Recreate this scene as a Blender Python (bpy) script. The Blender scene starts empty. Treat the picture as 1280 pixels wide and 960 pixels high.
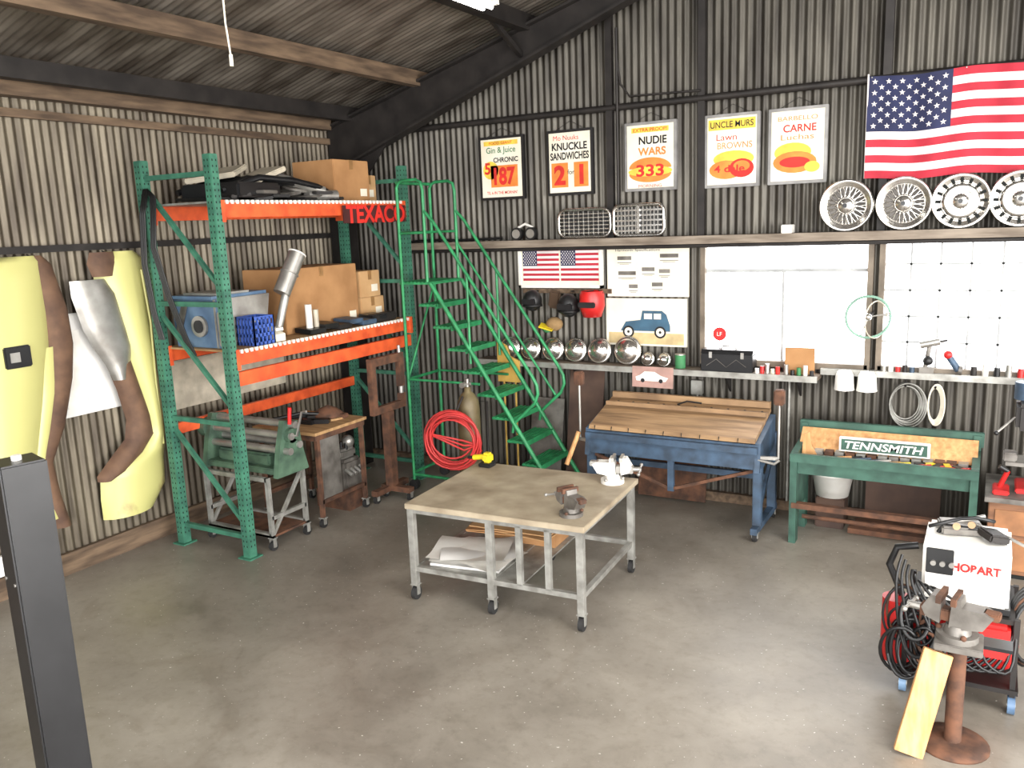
import bpy, bmesh, math, random
from mathutils import Matrix, Vector
random.seed(7)
D=bpy.data; COL=bpy.context.collection
def S(r,g,b):
    f=lambda c:(c/12.92 if c<=.04045 else ((c+.055)/1.055)**2.4)
    return (f(r/255),f(g/255),f(b/255),1)
MATS={}
def mat(name,rgb,rough=.5,metal=0.,rgb2=None,scale=6.,bump=0.,stretch=(1,1,1),detail=6,lo=.35,hi=.65,emit=0,rvar=0.):
    if name in MATS: return MATS[name]
    m=D.materials.new(name);m.use_nodes=True;nt=m.node_tree;n=nt.nodes;l=nt.links
    p=n['Principled BSDF'];p.inputs['Roughness'].default_value=rough;p.inputs['Metallic'].default_value=metal
    c1=S(*rgb);c2=S(*(rgb2 if rgb2 else tuple(max(0,c*.82) for c in rgb)))
    tc=n.new('ShaderNodeTexCoord');mp=n.new('ShaderNodeMapping');mp.inputs['Scale'].default_value=stretch
    nz=n.new('ShaderNodeTexNoise');nz.inputs['Scale'].default_value=scale;nz.inputs['Detail'].default_value=detail
    cr=n.new('ShaderNodeValToRGB');cr.color_ramp.elements[0].position=lo;cr.color_ramp.elements[1].position=hi
    cr.color_ramp.elements[0].color=c1;cr.color_ramp.elements[1].color=c2
    l.new(tc.outputs['Object'],mp.inputs[0]);l.new(mp.outputs[0],nz.inputs['Vector']);l.new(nz.outputs[0],cr.inputs[0])
    l.new(cr.outputs[0],p.inputs['Base Color'])
    if bump:
        b=n.new('ShaderNodeBump');b.inputs['Strength'].default_value=bump;b.inputs['Distance'].default_value=.01
        l.new(nz.outputs[0],b.inputs['Height']);l.new(b.outputs[0],p.inputs['Normal'])
    if rvar:
        mr=n.new('ShaderNodeMapRange');mr.inputs[3].default_value=rough-rvar;mr.inputs[4].default_value=rough+rvar
        l.new(nz.outputs[0],mr.inputs[0]);l.new(mr.outputs[0],p.inputs['Roughness'])
    if emit:
        p.inputs['Emission Color'].default_value=S(*rgb);p.inputs['Emission Strength'].default_value=emit
    MATS[name]=m;return m
I4=Matrix.Identity(4)
class B:
    def __init__(s,name): s.n=name;s.v=[];s.f=[];s.mi=[];s.sm=[];s.mats=[];s.T=I4.copy()
    def add(s,vs,fs,m,smooth=False,M=None):
        T=s.T@M if M is not None else s.T
        o=len(s.v)
        for v in vs: s.v.append(tuple(T@Vector(v)))
        if m not in s.mats: s.mats.append(m)
        k=s.mats.index(m)
        for f in fs: s.f.append([i+o for i in f]);s.mi.append(k);s.sm.append(smooth)
    def box(s,lo,hi,m,bev=0,M=None):
        lo,hi=[min(a,b) for a,b in zip(lo,hi)],[max(a,b) for a,b in zip(lo,hi)]
        if bev:
            bm=bmesh.new();bmesh.ops.create_cube(bm,size=1)
            for v in bm.verts: v.co=Vector([lo[i]+(v.co[i]+.5)*(hi[i]-lo[i]) for i in range(3)])
            bmesh.ops.bevel(bm,geom=bm.edges[:]+bm.verts[:],offset=bev,segments=2,affect='EDGES')
            bm.verts.index_update()
            s.add([v.co.copy() for v in bm.verts],[[v.index for v in f.verts] for f in bm.faces],m,False,M);bm.free();return
        v=[(x,y,z) for z in (lo[2],hi[2]) for y in (lo[1],hi[1]) for x in (lo[0],hi[0])]
        s.add(v,[(0,2,3,1),(4,5,7,6),(0,1,5,4),(2,6,7,3),(0,4,6,2),(1,3,7,5)],m,False,M)
    def cb(s,c,sz,m,rot=(0,0,0),bev=0):
        M=Matrix.Translation(c)@Matrix.Rotation(rot[2],4,'Z')@Matrix.Rotation(rot[1],4,'Y')@Matrix.Rotation(rot[0],4,'X')
        s.box([-a/2 for a in sz],[a/2 for a in sz],m,bev,M)
    def beam(s,a,b,w,h,m,bev=0):
        a,b=Vector(a),Vector(b);d=b-a;L=d.length;q=d.to_track_quat('X','Z').to_matrix().to_4x4()
        s.box((0,-w/2,-h/2),(L,w/2,h/2),m,bev,Matrix.Translation(a)@q)
    def cyl(s,a,b,r,m,seg=14,r2=None,smooth=True):
        r2=r if r2 is None else r2
        a,b=Vector(a),Vector(b);d=b-a;M=Matrix.Translation(a)@d.to_track_quat('Z','Y').to_matrix().to_4x4();L=d.length
        c=[(math.cos(2*math.pi*i/seg),math.sin(2*math.pi*i/seg)) for i in range(seg)]
        v=[(x*r,y*r,0) for x,y in c]+[(x*r2,y*r2,L) for x,y in c]
        s.add(v,[(i,(i+1)%seg,seg+(i+1)%seg,seg+i) for i in range(seg)],m,smooth,M)
        s.add(v,[tuple(range(seg))[::-1],tuple(range(seg,2*seg))],m,False,M)
    def lathe(s,prof,c,axis,m,seg=24):
        M=Matrix.Translation(c)@Vector(axis).to_track_quat('Z','Y').to_matrix().to_4x4()
        v=[];n=len(prof)
        for r,h in prof:
            for i in range(seg):
                t=2*math.pi*i/seg;v.append((max(r,.0004)*math.cos(t),max(r,.0004)*math.sin(t),h))
        f=[(j*seg+i,j*seg+(i+1)%seg,(j+1)*seg+(i+1)%seg,(j+1)*seg+i) for j in range(n-1) for i in range(seg)]
        s.add(v,f,m,True,M)
    def sph(s,c,r,m,sc=(1,1,1),seg=16):
        v=[];f=[];R=seg//2
        for j in range(R+1):
            p=math.pi*j/R
            for i in range(seg):
                t=2*math.pi*i/seg;v.append((c[0]+r*sc[0]*max(math.sin(p),.002)*math.cos(t),c[1]+r*sc[1]*max(math.sin(p),.002)*math.sin(t),c[2]+r*sc[2]*math.cos(p)))
        for j in range(R):
            for i in range(seg): f.append((j*seg+i,(j+1)*seg+i,(j+1)*seg+(i+1)%seg,j*seg+(i+1)%seg))
        s.add(v,f,m,True)
    def tube(s,pts,r,m,closed=False,seg=8):
        P=[Vector(p) for p in pts];n=len(P);v=[];nrm=None
        for i in range(n):
            if closed: t=P[(i+1)%n]-P[i-1]
            else: t=P[min(i+1,n-1)]-P[max(i-1,0)]
            t.normalize()
            if nrm is None: nrm=t.orthogonal().normalized()
            else:
                nrm=nrm-t*nrm.dot(t)
                nrm=nrm.normalized() if nrm.length>1e-5 else t.orthogonal().normalized()
            bn=t.cross(nrm)
            for k in range(seg):
                a=2*math.pi*k/seg;v.append(P[i]+(nrm*math.cos(a)+bn*math.sin(a))*r)
        f=[];N=n if closed else n-1
        for i in range(N):
            for k in range(seg): f.append((i*seg+k,i*seg+(k+1)%seg,((i+1)%n)*seg+(k+1)%seg,((i+1)%n)*seg+k))
        s.add(v,f,m,True)
        if not closed: s.add(v,[tuple(range(seg))[::-1],tuple(range((n-1)*seg,n*seg))],m)
    def ring(s,c,axis,R,r,m,n=28,seg=8,sc=(1,1)):
        q=Vector(axis).to_track_quat('Z','Y')
        s.tube([Vector(c)+q@Vector((R*sc[0]*math.cos(2*math.pi*i/n),R*sc[1]*math.sin(2*math.pi*i/n),0)) for i in range(n)],r,m,True,seg)
    def poly(s,pts,off,m,th=None):
        n=len(pts);o=Vector(off);v=[Vector(p) for p in pts]+[Vector(p)+o for p in pts]
        s.add(v,[tuple(range(n)),tuple(range(n,2*n))[::-1]]+[(i,n+i,n+(i+1)%n,(i+1)%n) for i in range(n)],m)
    def text(s,t,c,h,m,face='-Y',w=None,shear=0,ext=.002,bold=0):
        cu=D.curves.new('t','FONT');cu.body=t;cu.size=1;cu.extrude=0;cu.align_x='CENTER';cu.align_y='CENTER';cu.shear=shear;cu.offset=bold
        ob=D.objects.new('t',cu);COL.objects.link(ob)
        dg=bpy.context.evaluated_depsgraph_get();dg.update();e=ob.evaluated_get(dg);me=e.to_mesh()
        vs=[v.co.copy() for v in me.vertices];fs=[list(p.vertices) for p in me.polygons]
        e.to_mesh_clear();D.objects.remove(ob);D.curves.remove(cu)
        if not vs: return
        x0,x1=min(v.x for v in vs),max(v.x for v in vs);y0,y1=min(v.y for v in vs),max(v.y for v in vs)
        k=h/(y1-y0);kx=k if w is None else w/(x1-x0);cx,cy=(x0+x1)/2,(y0+y1)/2
        out=[]
        for v in vs:
            a=(v.x-cx)*kx;b=(v.y-cy)*k
            if face=='-Y': out.append((c[0]+a,c[1],c[2]+b))
            elif face=='+X': out.append((c[0],c[1]+a,c[2]+b))
            else: out.append((c[0]+a,c[1]+b,c[2]))
        s.add(out,fs,m)
    def done(s,origin=None):
        me=D.meshes.new(s.n)
        lo=[min(v[i] for v in s.v) for i in range(3)];hi=[max(v[i] for v in s.v) for i in range(3)]
        o=origin if origin else ((lo[0]+hi[0])/2,(lo[1]+hi[1])/2,lo[2])
        me.from_pydata([(v[0]-o[0],v[1]-o[1],v[2]-o[2]) for v in s.v],[],s.f)
        for m in s.mats: me.materials.append(m)
        me.polygons.foreach_set('material_index',s.mi);me.polygons.foreach_set('use_smooth',s.sm);me.update()
        ob=D.objects.new(s.n,me);ob.location=o;COL.objects.link(ob);return ob
# ---------------- materials
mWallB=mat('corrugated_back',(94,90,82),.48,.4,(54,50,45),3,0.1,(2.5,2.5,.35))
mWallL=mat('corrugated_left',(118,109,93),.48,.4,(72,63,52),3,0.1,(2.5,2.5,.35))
mRoof=mat('corrugated_roof',(136,128,118),.42,.45,(78,70,62),2.5,0.1,(.5,2,1))
mSteelDk=mat('dark_steel',(48,44,42),.55,.3,(34,31,30),5)
mWoodBeam=mat('old_beam_wood',(112,92,72),.8,0,(70,55,42),4,.2,(4,.6,4))
mGreen=mat('rack_green',(66,124,100),.5,.1,(50,96,80),9)
mLGreen=mat('ladder_green',(52,146,92),.45,.1,(38,112,70),9)
mOr=mat('rack_orange',(226,96,48),.5,.05,(190,72,36),7)
mHole=mat('hole_dark',(14,18,16),.9)
mWhite=mat('white_paint',(232,230,224),.5,0,(214,210,202),5)
mPly=mat('plywood',(176,140,96),.75,0,(140,106,70),3,.1,(1,6,1))
mCard=mat('cardboard',(172,128,84),.85,0,(150,108,68),3)
mCard2=mat('cardboard_light',(196,158,112),.85,0,(176,136,92),3)
mTape=mat('packing_tape',(150,112,70),.35)
mRust=mat('rust',(112,76,56),.85,.2,(70,50,40),9,.3)
mBrownMetal=mat('brown_sheet',(96,74,62),.7,.3,(66,50,44),2.5,.1)
mOlive=mat('car_paint_olive',(192,188,122),.38,.05,(150,128,84),3.2,0,(1,1,.7),10,.60,.72)
mRustP=mat('primer_brown',(112,84,64),.75,.1,(80,58,46),5,.2)
mSil=mat('bare_steel',(182,180,175),.38,.7,(140,136,130),4)
mChrome=mat('chrome',(232,230,226),.2,.95,(196,192,186),4)
mGalv=mat('galvanized',(172,171,165),.45,.5,(132,130,124),8)
mTabTop=mat('table_plate',(176,163,140),.6,.05,(128,114,94),3.5,.1,detail=10,lo=.3,hi=.7,rvar=.12)
mBlack=mat('black_plastic',(26,26,27),.45,0,(18,18,19),6)
mBlackP=mat('black_paint',(30,30,32),.35,.2,(22,22,24),6)
mRub=mat('rubber',(34,33,33),.75)
mBlueM=mat('machine_blue',(72,94,118),.5,.2,(54,66,80),6)
mBluePl=mat('blue_panel',(108,136,164),.45,.1,(74,98,126),4)
mGreenM=mat('machine_green',(62,98,84),.5,.2,(44,72,62),6)
mGreenL=mat('lathe_green',(92,120,98),.5,.3,(60,80,68),6)
mRed=mat('red_paint',(200,36,34),.4,0,(170,28,28),6)
mRedH=mat('red_hose',(196,50,48),.5)
mBrassW=mat('brake_board',(166,134,98),.55,.15,(122,96,70),2.5,.1,(.8,8,1),rvar=.15)
mYel=mat('yellow_plastic',(232,204,40),.45)
mYW=mat('yellow_wood',(204,168,84),.7,0,(176,140,66),4)
mPaper=mat('paper',(226,224,220),.8,0,(206,204,200),3)
mCream=mat('cream_paper',(230,224,208),.7,0,(216,208,188),3)
mOrng=mat('print_orange',(242,140,60),.7);mPR=mat('print_red',(216,44,36),.7);mPG=mat('print_green',(60,130,80),.7);mPY=mat('print_yellow',(246,210,80),.7)
mInk=mat('ink_black',(26,24,28),.7);mNavy=mat('flag_navy',(34,40,78),.8,0,(28,32,64),5);mFR=mat('flag_red',(178,40,58),.8,0,(158,32,48),5);mFW=mat('flag_white',(224,218,216),.8,0,(206,200,198),4)
mCreamP=mat('beige_plastic',(200,190,170),.5)
mTan=mat('new_lumber',(206,160,108),.7,0,(176,126,78),4,.1,(6,6,.7))
mOlv=mat('gas_cylinder_olive',(110,98,68),.5,.2,(80,68,48),5)
mGreyM=mat('grey_machine',(132,128,122),.5,.4,(90,85,80),6)
mMilkB=mat('crate_blue',(60,92,176),.5)
# ---------------- room shell
def roofz(x): return 4.38+.28*(x if x<=7 else 14-x)
def corr(name,axis,L0,L1,base,topf,m,holes=[],lam=.078,A=.012,zc=[]):
    b=B(name);n=int((L1-L0)/lam*8);st=(L1-L0)/n;zs=[0.]+zc
    V=[];F=[];R=len(zs)+1
    for i in range(n+1):
        p=L0+i*st;d=A*math.cos(2*math.pi*p/lam)
        for z in zs+[topf(p)+.02]:
            V.append((p,base+d,z) if axis=='x' else (base+d,p,z))
    for i in range(n):
        pm=L0+(i+.5)*st
        for j in range(R-1):
            z0=zs[j]
            if any(a<pm<c and abs(z0-zz)<.01 for a,c,zz in holes): continue
            F.append((i*R+j,(i+1)*R+j,(i+1)*R+j+1,i*R+j+1))
    b.add(V,F,m,True);return b
W1=(4.61,6.21);W2=(6.30,8.0)
b=corr('wall_back','x',0,14,.02,roofz,mWallB,[(W1[0],W1[1],1.50),(W2[0],W2[1],1.50)],zc=[1.50,2.76]);b.done(origin=(0,0,0))
b=corr('wall_left','y',-13,.03,-.02,lambda p:4.38,mWallL);b.done(origin=(0,0,0))
b=corr('wall_right','y',-13,.03,14.02,lambda p:4.38,mWallL,[(-11,-3,0.)],zc=[3.6]);b.done(origin=(0,0,0))
b=B('ceiling');lam=.078;n=int(13.2/lam*6);V=[];F=[]
for i in range(n+1):
    y=-13+13.2*i/n;d=.012*math.cos(2*math.pi*y/lam)
    V+=[(-.12,y,roofz(0)-.03+d),(7,y,roofz(7)+d),(14.12,y,roofz(0)-.03+d)]
for i in range(n):
    for k in (0,1): F.append((i*3+k,i*3+k+1,(i+1)*3+k+1,(i+1)*3+k))
b.add(V,F,mRoof,True);b.done(origin=(0,0,0))
def concrete():
    m=D.materials.new('concrete');m.use_nodes=True;nt=m.node_tree;n=nt.nodes;l=nt.links;p=n['Principled BSDF']
    tc=n.new('ShaderNodeTexCoord')
    def noise(s,d,r=.6,dist=0):
        z=n.new('ShaderNodeTexNoise');z.inputs['Scale'].default_value=s;z.inputs['Detail'].default_value=d;z.inputs['Roughness'].default_value=r;z.inputs['Distortion'].default_value=dist
        l.new(tc.outputs['Object'],z.inputs['Vector']);return z
    def ramp(i,a,ca,c,cc):
        r=n.new('ShaderNodeValToRGB');e=r.color_ramp.elements;e[0].position=a;e[0].color=ca;e[1].position=c;e[1].color=cc;l.new(i,r.inputs[0]);return r
    def mul(a,b_,f):
        x=n.new('ShaderNodeMixRGB');x.blend_type='MULTIPLY';x.inputs[0].default_value=f;l.new(a,x.inputs[1]);l.new(b_,x.inputs[2]);return x.outputs[0]
    a=noise(.45,8,.6,.4);r1=ramp(a.outputs[0],.34,S(112,105,96),.64,S(148,141,130))
    c=noise(2.2,10,.7,.6);r2=ramp(c.outputs[0],.36,(.55,.53,.50,1),.60,(1,1,1,1))
    e=noise(12,8,.7);r3=ramp(e.outputs[0],.34,(.66,.64,.61,1),.5,(1,1,1,1))
    g=noise(1.1,3,.5,2.);r5=ramp(g.outputs[0],.60,(1,1,1,1),.72,(.78,.75,.72,1))
    o=mul(mul(mul(r1.outputs[0],r2.outputs[0],.42),r3.outputs[0],.4),r5.outputs[0],.6)
    v=noise(38,1);r4=ramp(v.outputs[0],.735,(0,0,0,1),.765,(1,1,1,1))
    m3=n.new('ShaderNodeMixRGB');l.new(r4.outputs[0],m3.inputs[0]);l.new(o,m3.inputs[1]);m3.inputs[2].default_value=S(195,190,182)
    l.new(m3.outputs[0],p.inputs['Base Color'])
    mr=n.new('ShaderNodeMapRange');mr.inputs[3].default_value=.22;mr.inputs[4].default_value=.58;l.new(c.outputs[0],mr.inputs[0]);l.new(mr.outputs[0],p.inputs['Roughness'])
    bp=n.new('ShaderNodeBump');bp.inputs['Strength'].default_value=.08;l.new(e.outputs[0],bp.inputs['Height']);l.new(bp.outputs[0],p.inputs['Normal'])
    return m
b=B('floor');b.box((-.1,-13,-.15),(14.1,.1,0),concrete());b.done(origin=(0,0,0))
b=B('ground_outside');b.box((-20,-40,-.3),(40,30,-.16),mat('asphalt',(150,146,140),.9));b.done()
b=B('trim_ledge');b.box((.9,-.2,2.76),(8.6,-.01,2.80),mWoodBeam);b.box((.9,-.21,2.72),(8.6,-.17,2.80),mat('ledge_front',(140,128,114),.7,0,(100,88,76),5,0,(.5,4,4)));b.cyl((.9,-.12,2.70),(8.6,-.12,2.70),.022,mSteelDk);b.done()
b=B('trim_girt');b.cyl((.3,-.05,4.13),(13.8,-.05,4.13),.035,mSteelDk)
for x in (3.62,4.60,6.28,9,11): b.box((x-.035,-.07,2.8),(x+.035,-.01,roofz(x)-.05),mSteelDk)
b.cyl((.95,-.05,4.13),(1.9,-.05,4.6),.015,mSteelDk);b.cyl((3.72,-.09,2.82),(3.72,-.09,4.9),.014,mSteelDk)
b.tube([(3.72,-.09,4.62),(3.76,-.09,4.35),(3.86,-.09,4.22),(4.6,-.09,4.2)],.012,mSteelDk);b.done()
b=B('trim_eave');b.box((0.0,-13,4.18),(.14,-.4,4.34),mWoodBeam);b.box((.0,-13,4.02),(.05,-.02,4.09),mWoodBeam);b.done()
b=B('trim_wall_rail');b.box((.0,-13,2.90),(.06,-.4,2.96),mSteelDk);b.done()
b=B('baseboard_left');b.box((.0,-13,.0),(.04,-.4,.2),mWoodBeam);b.done()
b=B('baseboard_back');b.box((0,-.05,0),(14,.03,.1),mWoodBeam);b.done()
for k,y in enumerate((-.34,-6.3,-12.2)):
    b=B('rafter_beam')
    for s in (1,-1):
        X=lambda x:x if s==1 else 14-x
        pts=[(X(0.02),y,3.70),(X(.30),y,3.74),(X(3.9),y,5.04),(X(6.99),y,6.02),(X(6.99),y,6.2),(X(3.9),y,5.28),(X(0.02),y,4.22)]
        b.poly(pts,(0,.02,0),mSteelDk)
        for (x0,z0),(x1,z1) in (((.02,4.2),(6.99,6.17)),((.3,3.75),(3.9,5.05)),((3.9,5.05),(6.99,6.03))):
            b.beam((X(x0),y,z0),(X(x1),y,z1),.16,.025,mSteelDk)
        b.box((X(.03),y-.09,0),(X(.30),y+.09,3.75),mSteelDk)
        b.poly([(X(.30),y-.01,3.3),(X(.30),y-.01,3.8),(X(.95),y-.01,4.0)],(0,.02,0),mSteelDk)
        b.beam((X(2.7),y-.5,5.0),(X(2.75),y,4.72),.05,.05,mSteelDk)
    b.done()
b=B('ceiling_purlins')
for x in (0.35,1.38,2.8,4.2,5.6,6.9,8.4,9.8,11.2,12.6):
    z=roofz(x)-.02
    b.box((x-.06,-13,z-.19),(x+.06,-.05,z-.03),mWoodBeam if x==1.38 else mSteelDk)
b.done()
mGlass=mat('frosted_window_glass',(252,253,255),.4,0,(246,248,250),3,emit=6.5)
mFrame=mat('window_frame',(120,108,94),.6,0,(88,78,66),5)
mMunt=mat('window_muntin',(170,172,172),.6)
for i,(a,c) in enumerate((W1,W2)):
    b=B('window_%d'%(i+1))
    b.box((a,.04,1.5),(c,.05,2.76),mGlass)
    for lo,hi in (((a-.02,-.045,1.48),(a+.03,.06,2.78)),((c-.03,-.045,1.48),(c+.02,.06,2.78)),((a,-.045,1.48),(c,.06,1.54)),((a,-.045,2.72),(c,.06,2.78))): b.box(lo,hi,mFrame)
    if i==0:
        b.box((a,.0,2.42),(c,.035,2.455),mMunt);b.box(((a+c)/2-.012,.0,1.53),((a+c)/2+.012,.035,2.42),mMunt)
    else:
        for k in range(1,7): x=a+(c-a)*k/7;b.box((x-.009,.01,1.53),(x+.009,.035,2.74),mMunt)
        for k in range(1,5): z=1.53+1.2*k/5;b.box((a,.01,z-.009),(c,.035,z+.009),mMunt)
    b.done()
b=B('trim_sill');b.box((1.98,-.26,1.40),(5.8,-.02,1.44),mat('sill_wood',(126,112,98),.7,0,(90,78,66),4,0,(.6,5,1)));b.box((1.98,-.27,1.385),(5.8,-.255,1.445),mGalv)
b.box((5.8,-.10,1.44),(8.2,-.02,1.50),mGalv)
for x in (2.3,3.2,4.1,4.9,5.6): b.poly([(x,-.25,1.40),(x,-.03,1.40),(x,-.03,1.2)],(.02,0,0),mSteelDk)
b.done()
# ---------------- pallet rack
b=B('pallet_rack');xf,xr=1.28,.37;ys=(-3.30,-.58)
for y in ys:
    for x in (xf,xr):
        b.box((x-.048,y-.045,0),(x+.048,y+.045,3.68),mGreen,.006);b.box((x-.08,y-.08,0),(x+.08,y+.08,.012),mGreen)
        for k in range(70):
            z=.12+k*.0508
            for dy in (-.02,.02): b.box((x+.0485,y+dy-.005,z-.008),(x+.0495,y+dy+.005,z+.010),mHole)
            for dx in (-.02,.02): b.box((x+dx-.005,y-.0465,z-.008),(x+dx+.005,y-.0455,z+.010),mHole)
    for z in (.2,1.28,2.38,3.52): b.box((xr,y-.02,z-.022),(xf,y+.02,z+.022),mGreen)
    for z0,z1 in ((1.22,.3),(2.32,1.4),(3.46,2.5)): b.beam((xr,y,z0),(xf,y,z1),.036,.036,mGreen)
for x in (xf,xr):
    for z0,z1 in ((3.14,3.27),(1.82,1.94)): b.box((x-.028,ys[0]+.04,z0),(x+.028,ys[1]-.04,z1),mOr,.005)
    for y in (ys[0]+.05,ys[1]-.05):
        for z in (3.2,1.88): b.box((x-.052,y-.02,z-.1),(x+.052,y+.02,z+.09),mOr)
b.box((xf-.028,ys[0]+.04,1.63),(xf+.028,ys[1]-.04,1.76),mOr,.005)
b.box((xr-.028,ys[0]+.04,1.10),(xr+.028,ys[1]-.04,1.21),mOr,.005)
for z in (3.27,1.94):
    b.box((xr-.03,ys[0]+.05,z),(xf+.015,ys[1]-.05,z+.018),mPly if z<3 else mGalv)
    for k in range(44):
        y=ys[0]+.1+k*.06;b.box((xf+.015,y,z-.012),(xf+.035,y+.028,z+.022),mWhite)
b.done()
DZ=3.29;MZ=1.96
def carton(name,lo,hi,m=mCard):
    b=B(name);b.box(lo,hi,m,.006)
    ym=(lo[1]+hi[1])/2
    b.box((lo[0]+.01,ym-.03,hi[2]),(hi[0]-.01,ym+.03,hi[2]+.003),mTape);b.box((hi[0],ym-.03,hi[2]-.1),(hi[0]+.003,ym+.03,hi[2]),mTape)
    b.box((lo[0],ym-.001,hi[2]+.001),(hi[0],ym+.001,hi[2]+.004),mHole)
    b.box((hi[0],hi[1]-.16,lo[2]+.06),(hi[0]+.002,hi[1]-.05,lo[2]+.14),mCream)
    return b.done()
carton('cardboard_box',(.5,-1.50,DZ),(1.08,-.92,DZ+.44))
carton('cardboard_box',(.5,-.88,DZ),(.95,-.64,DZ+.30),mCard2)
carton('cardboard_box',(.40,-2.26,MZ),(.97,-1.12,MZ+.66))
carton('cardboard_box',(.55,-1.07,MZ),(.97,-.66,MZ+.26),mCard2)
carton('cardboard_box',(.56,-1.06,MZ+.262),(.96,-.70,MZ+.56),mCard2)
b=B('car_trim_pile')
for k in range(10):
    y=-2.95+k*.15;a=random.uniform(-.35,.35)
    b.cb((.85+random.uniform(-.1,.1),y,DZ+.03+.03*(k%3)),(.72,.2,.03),random.choice([mBlack,mGreyM,mSteelDk,mSil]),(.12*(k%2),.03,a),.008)
for k in range(5): b.tube([(.45+.15*k,-3.0,DZ+.10),(.52+.15*k,-2.6,DZ+.22),(.6+.14*k,-2.2,DZ+.2),(.75+.1*k,-1.85,DZ+.15),(.9+.06*k,-1.6,DZ+.07)],.03,random.choice([mBlack,mSil,mBlackP]))
b.cb((.72,-2.75,DZ+.27),(.5,.34,.05),mCreamP,(.28,-.1,.4),.01);b.cb((.95,-2.40,DZ+.26),(.3,.42,.05),mCreamP,(.3,0,.1),.01)
b.cyl((.95,-2.2,DZ+.24),(1.15,-1.75,DZ+.10),.05,mSil);b.cb((.85,-2.7,DZ+.1),(.7,.6,.14),mBlackP,(0,0,.1),.02)
b.cyl((1.1,-1.95,DZ+.06),(1.18,-1.6,DZ+.06),.055,mSil);b.ring((.95,-1.95,DZ+.14),(.3,0,1),.13,.02,mGreyM)
b.sph((.9,-1.95,DZ+.12),.12,mSil,(1,1,.6));b.done()
b=B('red_letter_sign');b.text('TEXACO',(1.352,-1.16,3.15),.19,mat('sign_red',(226,48,40),.4),'+X',1.0,bold=.035)
b.box((1.335,-1.7,3.06),(1.35,-.64,3.24),mat('sign_dark_red',(70,24,24),.6));b.done()
b=B('blue_body_panel')
b.poly([(.45,-3.18,MZ),(1.2,-3.18,MZ),(1.2,-3.18,MZ+.42),(.95,-3.18,MZ+.46),(.42,-3.18,MZ+.44)],(0,.03,0),mBluePl)
b.poly([(.42,-2.48,MZ+.45),(.95,-2.48,MZ+.45),(1.0,-3.2,MZ+.45),(.42,-3.2,MZ+.45)],(0,0,.03),mBluePl)
b.poly([(1.0,-3.19,MZ),(1.0,-2.6,MZ),(.97,-2.48,MZ+.45),(1.0,-3.19,MZ+.45)],(.02,0,0),mSil)
b.cyl((1.02,-3.05,MZ+.28),(1.035,-3.05,MZ+.28),.09,mSil);b.cyl((.8,-3.185,MZ+.2),(.8,-3.21,MZ+.2),.1,mSil,20);b.cyl((.8,-3.21,MZ+.2),(.8,-3.22,MZ+.2),.06,mBlackP,20)
b.poly([(.5,-3.20,MZ+.05),(.65,-3.20,MZ+.38),(.58,-3.20,MZ+.40),(.45,-3.20,MZ+.12)],(0,.01,0),mGreyM)
b.box((1.05,-3.21,MZ+.02),(1.17,-3.18,MZ+.34),mSil,.01)
b.box((.5,-2.62,MZ),(.98,-2.60,MZ+.45),mBluePl);b.box((.5,-3.1,MZ+.48),(.95,-2.7,MZ+.50),mGalv);b.done()
b=B('duct_tube');b.cyl((1.08,-2.50,MZ+.0),(1.04,-2.46,MZ+.1),.05,mSil);b.cyl((1.06,-2.48,MZ+.06),(1.08,-2.33,MZ+.46),.04,mSil,16);b.cyl((1.08,-2.40,MZ+.44),(1.12,-2.18,MZ+.82),.085,mSil,24);b.ring((1.1,-2.29,MZ+.63),(.04,.22,.38),.088,.008,mSil);b.ring((1.12,-2.18,MZ+.82),(.04,.22,.38),.086,.008,mWhite);b.done()
b=B('milk_crate')
cx0,cx1,cy0,cy1=1.04,1.27,-2.98,-2.72
for z in (0,.08,.16,.24): 
    for lo,hi in (((cx0,cy0),(cx1,cy0+.012)),((cx0,cy1-.012),(cx1,cy1)),((cx0,cy0),(cx0+.012,cy1)),((cx1-.012,cy0),(cx1,cy1))): b.box((lo[0],lo[1],MZ+z),(hi[0],hi[1],MZ+z+.03),mMilkB)
for k in range(6):
    t=k/5
    for x in (cx0,cx1-.012): b.box((x,cy0+(cy1-cy0-.014)*t,MZ),(x+.012,cy0+(cy1-cy0-.014)*t+.014,MZ+.26),mMilkB)
    for y in (cy0,cy1-.012): b.box((cx0+(cx1-cx0-.014)*t,y,MZ),(cx0+(cx1-cx0-.014)*t+.014,y+.012,MZ+.26),mMilkB)
b.box((cx0+.02,cy0+.02,MZ),(cx1-.02,cy1-.02,MZ+.01),mMilkB);b.done()
b=B('folder_tray');b.poly([(1.05,-2.70,MZ),(1.25,-2.70,MZ),(1.25,-2.70,MZ+.07),(1.05,-2.70,MZ+.14)],(0,.13,0),mCream);b.box((1.14,-2.68,MZ+.10),(1.24,-2.58,MZ+.13),mWhite);b.done()
b=B('parts_tray_pile')
for k in range(7): b.cb((1.13+random.uniform(-.02,.03),-2.1+k*.2,MZ+.035+.03*(k%2)),(.24,.22,.05),random.choice([mBlack,mBlackP,mBlueM,mSteelDk,mCard]),(0,.05,random.uniform(-.2,.2)),.006)
b.cyl((1.15,-2.12,MZ+.06),(1.15,-2.12,MZ+.30),.035,mWhite);b.cyl((1.15,-2.02,MZ+.06),(1.15,-2.02,MZ+.24),.03,mCreamP);b.cb((1.2,-1.0,MZ+.05),(.12,.4,.09),mSteelDk,(0,0,.05),.01);b.done()
b=B('rubber_trim_strips')
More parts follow.
